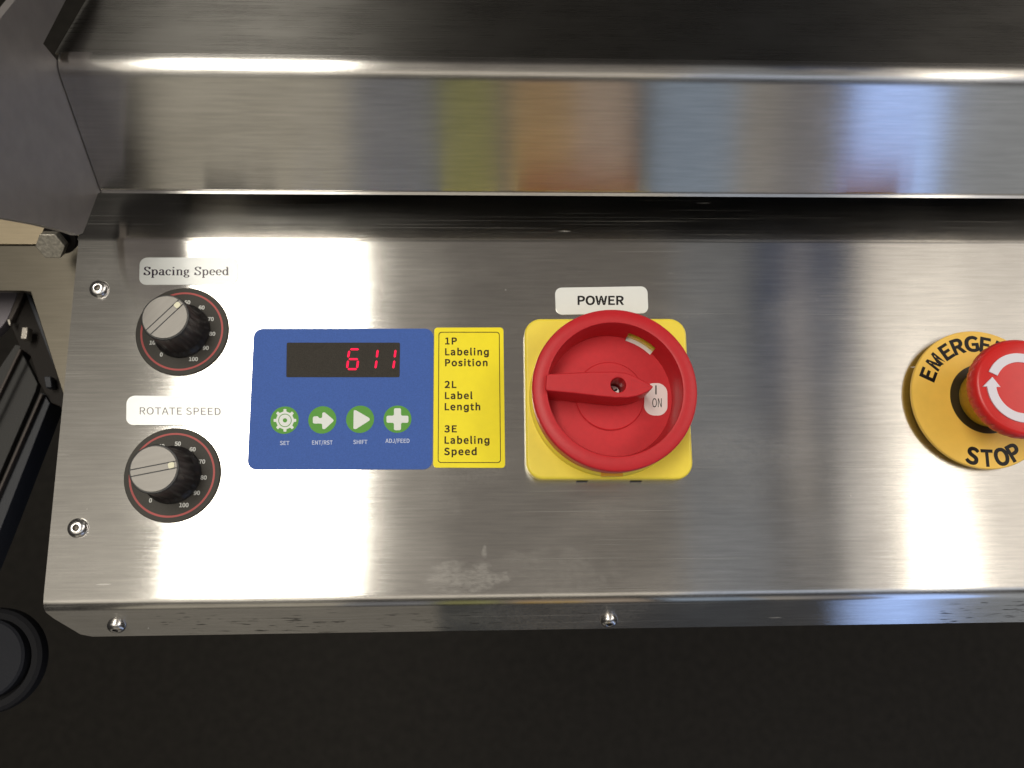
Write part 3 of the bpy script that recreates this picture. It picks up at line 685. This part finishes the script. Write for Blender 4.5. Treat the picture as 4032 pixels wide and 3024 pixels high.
# ------------------------------------------------------------------ speed dials
DR = .0186
def make_dial(loc, phi, label):
    t = thing('speed_dial', label, 'speed dial', (0, 0, 0), 'speed dials on the left of the panel')
    link_mesh('dial_plate', lathe([(0, -.0002), (DR, -.0002), (DR, .0006), (DR - .0003, .0009), (0, .0009)], n=96), M_DIAL, t, smooth=30)
    dp = t.children[0]
    link_mesh('red_ring', fill([circle(0, 0, DR * .892, 96), circle(0, 0, DR * .852, 96)], .0008, .00096), M_DIALRED, dp)
    ORG[dp.name] = Vector((0, 0, 0))
    for n in range(0, 101, 10):
        a = R(84 + (50 - n) * 2.98)
        rr = DR * .665 if n != 100 else DR * .70
        cx, cy = rr * math.cos(a), rr * math.sin(a)
        s = str(n)
        hw = {1: .00048, 2: .00112, 3: .0017}[len(s)]; hh = .00076
        m_ = text_mesh(s, (cx - hw, cy - hh), (cx + hw, cy - hh), (cx - hw, cy + hh), .00097, bold=.055)
        link_mesh('scale_number', m_, M_DIALTXT, dp)
        tk = box((DR * .575 * math.cos(a), DR * .575 * math.sin(a), .00094), (.0006, .00018, .0001), a)
        link_mesh('tick', tk, M_DIALTXT, dp)
    kn = bpy.data.objects.new('knob_part', None)
    bpy.data.objects.remove(kn)
    # knob: fluted black skirt and body, brushed cap
    def flute(a, r, z):
        return r * (1 - .028 * (0.5 + .5 * math.cos(a * 18)) ** 2) if .0025 < z < .0190 and r > .005 else r
    body = lathe([(0, .0009), (.0112, .0009), (.0114, .0016), (.0111, .0026), (.0102, .0034), (.0098, .0050), (.0095, .0110), (.0093, .0180), (.0092, .0192), (.0089, .0195), (0, .0195)], n=144, mod=flute)
    ko = link_mesh('knob', body, M_BLACKPL, t, smooth=40)
    cr = .00865
    cap = lathe([(cr, .0190), (cr, .0197), (cr - .00025, .0199), (0, .0199)], n=96)
    co = link_mesh('aluminium_cap', cap, M_CAP, ko, smooth=30)
    for sgn in (-1, 1):
        yy = sgn * .00125
        half = math.sqrt(cr ** 2 - yy ** 2) - .0001
        g = box((0, yy, .0199), (2 * half, .00038, .0001))
        link_mesh('cap_groove', g, M_GROOVE, ko)
    d = fill([rounded([(cr - .0032, -.00108), (cr - .0010, -.00108), (cr - .0010, .00108), (cr - .0032, .00108)], .0006)], .0197, .0202)
    link_mesh('pointer_dot', d, M_DOT, ko)
    ko.rotation_euler = (0, 0, phi)
    t.location = loc
    return t
d1c = P(*c3(883, 985)); d2c = P(*c4(776, 1025))
da = make_dial((d1c.x, d1c.y, 0), R(47), 'upper speed dial under the serif label, its pointer turned towards the upper right')
def copy_tree(o, parent=None):
    c = o.copy(); col.objects.link(c)
    if parent: c.parent = parent
    for ch in o.children: copy_tree(ch, c)
    return c
db = copy_tree(da)
db.location = (d2c.x, d2c.y, 0)
db['label'] = 'lower speed dial under the ROTATE SPEED label, its pointer turned nearly level to the right'
for ch in db.children:
    if ch.name.startswith('knob'): ch.rotation_euler = (0, 0, R(11))

# ------------------------------------------------------------------ labels on the panel
def label_thing(name, label, cat, corners, r, m, z=.0003):
    lp = rounded(cpx(corners, z), r)
    cx = sum(p[0] for p in lp) / len(lp); cy = sum(p[1] for p in lp) / len(lp)
    t = thing(name, label, cat, (cx, cy, 0))
    link_mesh('sticker_sheet', fill([lp], -.0002, z), m, t)
    return t

t = label_thing('power_label', 'small white rounded sticker reading POWER above the red rotary switch', 'label',
                [(2185, 1133), (2549, 1127), (2553, 1233), (2189, 1239)], .0028, M_WHITE)
link_mesh('lettering', text_px('POWER', 538, 888, 129, 194, .00034, c6, bold=.045), M_TXT, t)
t = label_thing('rotate_speed_label', 'white rounded sticker reading ROTATE SPEED above the lower speed dial', 'label',
                [(505, 1561), (925, 1561), (922, 1676), (503, 1676)], .0030, M_WHITE)
link_mesh('lettering', text_px('ROTATE SPEED', 430, 1296, 294, 371, .00034, c4, bold=-.004, track=45), M_TXTP, t)
t.rotation_euler = (0, R(2.6), 0)
t.location.z += .0007        # stuck on slightly bowed, so it mirrors the lamp
t = label_thing('spacing_speed_label', 'white rounded sticker reading Spacing Speed in serif letters above the upper dial', 'label',
                [(550, 1014), (938, 1014), (936, 1121), (548, 1121)], .0030, M_WHITE)

# serif lettering drawn as pen strokes: thick when the pen goes up or down, thin when it goes across
def stroke(pts, thick=.165, thin=.070):
    L1, L2 = [], []
    for i, p in enumerate(pts):
        a = Vector(pts[max(i - 1, 0)]); b = Vector(pts[min(i + 1, len(pts) - 1)])
        tng = (b - a).normalized()
        wd = (thin + (thick - thin) * abs(tng.y) ** 1.3) / 2
        nn = Vector((-tng.y, tng.x))
        L1.append(tuple(Vector(p) + nn * wd)); L2.append(tuple(Vector(p) - nn * wd))
    return L1 + L2[::-1]
def ell(cx, cy, rx, ry, a0, a1, n=18):
    return [(cx + rx * math.cos(R(a0 + (a1 - a0) * i / n)), cy + ry * math.sin(R(a0 + (a1 - a0) * i / n))) for i in range(n + 1)]
def smooth_path(pts, n=5):
    out = []
    q = [pts[0]] + pts + [pts[-1]]
    for i in range(1, len(q) - 2):
        p0_, p1_, p2_, p3_ = [Vector(v) for v in q[i - 1:i + 3]]
        for j in range(n):
            u = j / n
            out.append(tuple(.5 * ((2 * p1_) + (p2_ - p0_) * u + (2 * p0_ - 5 * p1_ + 4 * p2_ - p3_) * u * u + (3 * p1_ - p0_ - 3 * p2_ + p3_) * u ** 3)))
    out.append(pts[-1])
    return out
def seg(*p): return [p[i] for i in range(len(p))]
SER = {
 'S': (.66, [smooth_path([(.54, .74), (.50, .90), (.32, .98), (.13, .91), (.09, .74), (.22, .58), (.42, .46), (.55, .30), (.50, .09), (.30, .01), (.12, .09), (.06, .28)]), seg((.55, .72), (.56, .98)), seg((.06, .30), (.05, .02))]),
 'p': (.68, [seg((.15, -.30), (.15, .64)), ell(.35, .33, .22, .32, 150, -150), seg((.02, -.30), (.30, -.30)), seg((.02, .62), (.16, .65))]),
 'a': (.60, [ell(.23, .18, .15, .17, 80, 330), seg((.24, .37), (.42, .37)), smooth_path([(.10, .50), (.16, .62), (.30, .65), (.42, .56), (.43, .40), (.43, .10), (.50, .01), (.58, .05)])]),
 'c': (.56, [ell(.30, .33, .23, .32, 45, 315), seg((.46, .46), (.48, .58))]),
 'i': (.36, [seg((.17, 0), (.17, .64)), seg((.03, .01), (.31, .01)), seg((.03, .62), (.18, .65)), seg((.17, .84), (.17, .98))]),
 'n': (.70, [seg((.16, 0), (.16, .64)), smooth_path([(.17, .50), (.28, .63), (.42, .64), (.52, .54), (.53, .40), (.53, 0)]), seg((.03, .01), (.29, .01)), seg((.41, .01), (.66, .01)), seg((.03, .62), (.17, .65))]),
 'g': (.60, [ell(.26, .44, .17, .20, 0, 360, 24), ell(.28, -.12, .22, .14, 0, 360, 24), smooth_path([(.15, .28), (.10, .18), (.18, .08), (.34, .05)]), seg((.40, .58), (.54, .64))]),
 'e': (.58, [ell(.29, .33, .22, .32, 0, 318), seg((.09, .36), (.50, .36))]),
 'd': (.68, [ell(.29, .33, .21, .32, 30, 330), seg((.50, 0), (.50, .97)), seg((.36, .95), (.50, .98)), seg((.50, .01), (.64, .01))]),
}
def serif_mesh(s, p0, p1, p2, z):
    x = 0.; polys = []
    for ch in s:
        if ch == ' ': x += .42; continue
        adv, st = SER[ch]
        for q in st: polys.append([(a + x, b) for a, b in stroke(q)])
        x += adv + .05
    W = x - .05
    V, Fc = [], []
    p0, p1, p2 = Vector(p0[:2]), Vector(p1[:2]), Vector(p2[:2])
    u = (p1 - p0) / W; v = p2 - p0
    for n_, lp in enumerate(polys):
        b0 = len(V); h = len(lp) // 2
        zz = z + (n_ % 5) * .000006
        for (a, b) in lp:
            q = p0 + u * a + v * b; V.append((q.x, q.y, zz))
        for i in range(h - 1):
            Fc.append((b0 + i, b0 + 2 * h - 1 - i, b0 + 2 * h - 2 - i, b0 + i + 1))
    me = mesh(V, Fc)
    bm = bmesh.new(); bm.from_mesh(me)
    for f in bm.faces:
        f.normal_update()
        if f.normal.z < 0: f.normal_flip()
    bm.to_mesh(me); bm.free()
    return me
z_ = .00034
link_mesh('lettering', serif_mesh('Spacing Speed', P(*c3(460, 368), z_), P(*c3(1390, 368), z_), P(*c3(462, 278), z_), z_), M_TXTP, t)

# yellow instruction sticker
zy = .0004
t = label_thing('instruction_label', 'tall yellow sticker listing labeling position, label length and labeling speed', 'label',
                [(1710, 1290), (1982, 1289.5), (1989, 1842), (1705.5, 1841)], .0014, M_YELLOW, zy)
o_ = rounded(cc(c5, [(1562, 114), (2046, 114), (2056, 1152), (1556, 1152)], zy), .0013)
i_ = rounded(cc(c5, [(1568, 120), (2040, 120), (2050, 1146), (1562, 1146)], zy), .0011)
link_mesh('border_line', fill([o_, i_], zy - .0001, zy + .00004), M_BROWNTXT, t)
for s, x0, x1, yt, yb in (('1P', 1617, 1705, 161, 212), ('Labeling', 1616, 1958, 246, 298), ('Position', 1616, 1948, 332, 384),
        ('2L', 1613, 1702, 505, 557), ('Label', 1615, 1829, 592, 644), ('Length', 1613, 1890, 680, 733),
        ('3E', 1611, 1704, 856, 908), ('Labeling', 1612, 1963, 944, 998), ('Speed', 1609, 1862, 1034, 1088)):
    link_mesh('lettering', text_px(s, x0, x1, yt, yb, zy + .00003, c5, bold=.050, track=115), M_BROWNTXT, t)

# ------------------------------------------------------------------ blue key pad
zk = .0004
t = label_thing('control_keypad', 'blue membrane keypad with red digits 611 and four green round buttons', 'keypad',
                [(1000, 1294), (1707, 1294), (1702, 1848), (973.5, 1849.5)], .0036, M_BLUE, zk)
dw = link_mesh('display_window', fill([rounded(cc(c5, [(360, 199), (1257, 199), (1254, 473), (356, 473)], zk + .0001), .0006)], zk - .0001, zk + .0001), M_WINDOW, t)
zd = zk + .00014
def led(parts):
    ms = []
    for a, b, wd in parts:
        a, b = P(*c5(*a), zd), P(*c5(*b), zd)
        d = (b - a); L = d.length; d.normalize(); n = Vector((-d.y, d.x, 0)); wd = wd / 2.011 / FPX * CAMH
        lp = [a, a + d * wd * .5 + n * wd * .5, b - d * wd * .5 + n * wd * .5, b, b - d * wd * .5 - n * wd * .5, a + d * wd * .5 - n * wd * .5]
        ms.append(fill([[(q.x, q.y) for q in lp]], zd - .00005, zd + .00005))
    return join(ms)
link_mesh('digit', led([((862, 252), (932, 252), 16), ((856, 262), (846, 318), 17), ((850, 330), (925, 330), 16), ((846, 340), (838, 402), 17), ((925, 340), (917, 402), 17), ((842, 409), (916, 409), 16)]), M_LED, dw)
link_mesh('digit', led([((1081, 256), (1073, 318), 17), ((1072, 340), (1062, 404), 17)]), M_LED, dw)
link_mesh('digit', led([((1222, 256), (1214, 318), 17), ((1213, 340), (1203, 404), 17)]), M_LED, dw)
zi = zk + .00012
def gear():
    cx, cy = 346, 815
    pts = []
    for i in range(8):
        a = 45 * i + 90
        for da, rr in ((-15, 70), (-9.5, 72), (-7.0, 90), (7.0, 90), (9.5, 72), (15, 70)):
            pts.append((cx + rr * math.cos(R(a + da)), cy - rr * math.sin(R(a + da))))
    z = zi
    ring = lambda r: cc(c5, [(cx + r * math.cos(R(q)), cy + r * math.sin(R(q))) for q in range(0, 360, 10)], z)
    return fill([rounded(cc(c5, pts, z), .00015, 2), ring(53), ring(47), ring(17)], z - .00004, z + .00004)
arrow_i = [(567, 785), (605, 781), (617, 797), (640, 797), (642, 752), (662, 752), (737, 815), (662, 884), (642, 884), (640, 840), (567, 840)]
play_i = [(890, 733), (908, 735), (1032, 806), (908, 884), (888, 884)]
cx, cy, A_, B_ = 1237, 806, 87, 28
plus_i = [(cx - A_, cy - B_), (cx - B_, cy - B_), (cx - B_, cy - A_), (cx + B_, cy - A_), (cx + B_, cy - B_), (cx + A_, cy - B_), (cx + A_, cy + B_), (cx + B_, cy + B_), (cx + B_, cy + A_), (cx - B_, cy + A_), (cx - B_, cy + B_), (cx - A_, cy + B_)]
def icon(pts, r): return fill([rounded(cc(c5, pts, zi), r, 3)], zi - .00004, zi + .00004)
for (bx, by, ic) in ((343, 813, gear()), (642, 811, icon(arrow_i, .0006)), (941, 806, icon(play_i, .0008)), (1237, 805, icon(plus_i, .0006))):
    c = P(*c5(bx, by), zk)
    bb = link_mesh('push_button', lathe([(.0056, zk - .0001), (.0056, zk + .00005), (.0054, zk + .00008), (0, zk + .00008)], c, 64), M_GREEN, t)
    link_mesh('button_icon', ic, M_ICON, bb)
for s, x0, x1, yt, yb in (('SET', 307, 381, 979, 1009), ('ENT/RST', 561, 723, 975, 1006), ('SHIFT', 888, 998, 970, 1001), ('ADJ/FEED', 1142, 1332, 961, 992)):
    link_mesh('caption', text_px(s, x0, x1, yt, yb, zk + .00004, c5, bold=.03), M_CAPTION, t)

# ------------------------------------------------------------------ power switch
PC = Vector((.0525, .0686))
t = thing('power_switch', 'red rotary power switch on yellow square plate, handle pointing to ON', 'rotary switch', (PC.x, PC.y, 0))
sq = rounded(cc(c6, [(126, 302), (1364, 300), (1426, 1536), (142, 1536)], .0055), .0068, 8)
bpn = link_mesh('base_plate', fill([sq], -.0002, .0058, bevel=.0011, res=3), M_YPL, t, smooth=40)
ybc = lathe([(.0322, .005), (.0318, .0088), (.0312, .0094), (.0262, .0094), (.0262, .0064), (0, .0064)], PC, 96)
link_mesh('yellow_collar', ybc, M_YPL, t, smooth=35)
# small amber slot at the foot of the collar and notches on the lower side
sl = P(*c6(800, 1497), .0098)
link_mesh('collar_slot', box((sl.x, sl.y, .0089), (.0085, .0014, .0014)), M_AMBER, bpn)
for nx in (570, 985):
    q = P(*c6(nx, 1545), .001)
    link_mesh('plate_notch', box((q.x, q.y + .0001, .0006), (.0044, .0012, .0016)), M_DARKHOLE, bpn)
# red ring with well; a slot is cut through wall and floor at the upper right
N_ = 144
fz, rz = .0080, .0226
prf = [(.0300, .0094), (.0312, .0104), (.0318, .0180), (.03195, .0208), (.0317, .0218), (.0312, .0222), (.0268, .0227), (.0263, .0225), (.0260, .0216),
       (.0253, .0152), (.0250, fz), (.0242, fz), (.0139, fz)]
def skp(i, j):
    a = 360 * i / N_
    return 43 <= a < 71 and j in (9, 10)
ring = lathe(prf, PC, N_, skip=skp)
ro = link_mesh('red_ring', ring, M_RED, t, smooth=38)
# back wall of the slot
bw = []
V = []; Fc = []
for i in range(9):
    a = R(42 + 30 * i / 8)
    for r_, z_2 in ((.0290, .0165), (.0284, .0070), (.0232, .0070)):
        V.append((PC.x + r_ * math.cos(a), PC.y + r_ * math.sin(a), z_2))
for i in range(8):
    Fc.append((3 * i, 3 * i + 3, 3 * i + 4, 3 * i + 1))
link_mesh('slot_back', fix(mesh(V, Fc)), M_AMBER, ro)
Fc = [(3 * i + 1, 3 * i + 4, 3 * i + 5, 3 * i + 2) for i in range(8)]
link_mesh('slot_floor', fix(mesh(V, Fc)), M_MARK, ro)
hub = lathe([(.0142, fz - .0003), (.0139, fz), (.0139, fz + .0006), (.0135, fz + .0009), (.0, fz + .0009)], PC, 96)
link_mesh('hub_disc', hub, M_RED, t, smooth=30)
hz = .0247
hp = cc(c6, [(297, 727), (640, 709), (820, 707), (905, 716), (975, 743), (1050, 782), (1124, 824), (1084, 856), (1036, 880), (985, 897), (925, 907), (830, 908), (700, 896), (500, 872), (330, 857), (289, 851)], hz)
hole_c = P(*c6(848, 810), hz)
hr = (P(*c6(906, 810), hz) - hole_c).length
hm = fill([rounded(hp, [.0008] + [.004] * 5 + [.0006] + [.004] * 8 + [.0008], 3), circle(hole_c.x, hole_c.y, hr, 40)[::-1]], fz, hz, bevel=.00045, res=2)
ho = link_mesh('handle', hm, M_RED, t, smooth=40)
# engraved arrow lines near the tip
al = cc(c6, [(948, 772), (1090, 822), (948, 856)], hz)
ms = []
for a, b in ((0, 1), (1, 2), (0, 2)):
    A2, B2 = Vector(al[a]), Vector(al[b]); mid = (A2 + B2) / 2
    ms.append(box((mid.x, mid.y, hz + .00001 * (a + b)), ((B2 - A2).length, .00012, .00006), math.atan2((B2 - A2).y, (B2 - A2).x)))
link_mesh('engraved_arrow', join(ms), M_ERED2, ho)
scw = lathe([(0, .0128), (.0024, .0128), (.0027, .0124), (.0027, .0105)], (hole_c.x - .0002, hole_c.y - .0001), 32)
so = link_mesh('handle_screw', scw, M_SCREW, ho, smooth=30)
link_mesh('screw_slot', join([box((hole_c.x, hole_c.y, .0129), (.0038, .0007, .0003), R(30)), box((hole_c.x, hole_c.y, .01292), (.0038, .0007, .0003), R(120))]), M_DARKHOLE, so)
# ON marker
zm = fz + .0002
pill = rounded(cc(c6, [(1052, 797), (1225, 797), (1225, 1046), (1043, 1046)], zm), .0040, 8)
mo = link_mesh('on_marker', fill([pill], fz - .0004, zm), M_MARK, t)
link_mesh('lettering', text_px('ON', 1109, 1181, 914, 982, zm + .00003, c6, bold=.0), M_TXT, mo)
bar = cc(c6, [(1132, 815), (1142, 815), (1142, 884), (1132, 884)], zm)
link_mesh('lettering', fill([bar], zm - .0001, zm + .00004), M_TXT, mo)

# ------------------------------------------------------------------ emergency stop
EC = Vector((.2068, .0676))
t = thing('emergency_stop', 'red mushroom emergency stop button on round yellow disc at the right edge', 'stop button', (EC.x, EC.y, 0))
link_mesh('spacer', lathe([(.0262, -.0001), (.0262, .0028)], EC, 72), M_EBLK, t, smooth=30)
wd_ = link_mesh('warning_disc', lathe([(0, .0026), (.0285, .0026), (.0290, .0029), (.0290, .0041), (.0287, .0045), (0, .0045)], EC, 120), M_EYEL, t, smooth=30)
EM = 'EMERGENCY'
angs = [153.6, 137.7, 121.3, 107.3, 92.2, 78.0, 62.5, 46.5, 31.5]
def radial_letter(ch, ang, r, h, wd, inward=False):
    a = R(ang)
    er = Vector((math.cos(a), math.sin(a)))
    up = er if not inward else -er
    rt = Vector((up.y, -up.x))
    c = EC + er * r
    p0_ = c - up * h / 2 - rt * wd / 2
    return text_mesh(ch, p0_, p0_ + rt * wd, p0_ + up * h, .00452, bold=.062 if ch != 'M' else .045)
wl = {'E': .0037, 'M': .0048, 'R': .0044, 'G': .0050, 'N': .0044, 'C': .0048, 'Y': .0046, 'S': .0043, 'T': .0042, 'O': .0052, 'P': .0042}
for ch, a in zip(EM, angs): link_mesh('lettering', radial_letter(ch, a, .0234, .0061, wl[ch] * 1.06), M_TXT, wd_)
for ch, a in zip('STOP', (-106.7, -92.6, -78.4, -65.0)): link_mesh('lettering', radial_letter(ch, a, .0245, .0065, wl[ch] * 1.04, True), M_TXT, wd_)
EC2 = Vector((.2082, .0676))
EC4 = Vector((.2092, .0676))
link_mesh('dark_ring', fill([circle(EC2.x, EC2.y, .0145, 96), circle(EC2.x, EC2.y, .0100, 96)[::-1]], .0044, .00455), M_EBLK, wd_)
link_mesh('yellow_neck', lathe([(.0117, .0044), (.0119, .0050), (.0122, .0160), (.0145, .0215)], EC4, 96), M_EYEL2, t, smooth=35)
EC3 = Vector((.2098, .0674))
def scal(a, r, z):
    if .0205 < z < .0255 and r > .018:
        return r * (1 - .022 * max(0, math.cos(a * 30)) ** 3)
    return r
mb = link_mesh('red_button', lathe([(.0130, .0190), (.0180, .0195), (.0190, .0210), (.0195, .0228), (.0195, .0248), (.0192, .0262), (.0186, .0271), (.0176, .0276), (.010, .0279), (0, .0280)], EC3, 240, mod=scal), M_ERED, t, smooth=40)
za = .0283
ac = Vector((.2083, .0670))
def band(a0, a1, ri, ro_, head=None):
    n = 30
    pts = [(ac.x + ro_ * math.cos(R(a0 + (a1 - a0) * i / n)), ac.y + ro_ * math.sin(R(a0 + (a1 - a0) * i / n))) for i in range(n + 1)]
    if head:
        ah, ri2, ro2 = head
        pts += [(ac.x + ro2 * math.cos(R(a1)), ac.y + ro2 * math.sin(R(a1))), (ac.x + (ri + ro_) / 2 * math.cos(R(ah)), ac.y + (ri + ro_) / 2 * math.sin(R(ah))),
                (ac.x + ri2 * math.cos(R(a1)), ac.y + ri2 * math.sin(R(a1)))]
    pts += [(ac.x + ri * math.cos(R(a1 + (a0 - a1) * i / n)), ac.y + ri * math.sin(R(a1 + (a0 - a1) * i / n))) for i in range(n + 1)]
    return fill([pts], .0274, za)
for k_ in range(3):
    o_ = 120 * k_
    link_mesh('arrow_mark', band(-88 - o_, -182 - o_, 10.1e-3, 13.6e-3, (-201 - o_, 8.5e-3, 15.2e-3)), M_ARROW, mb)
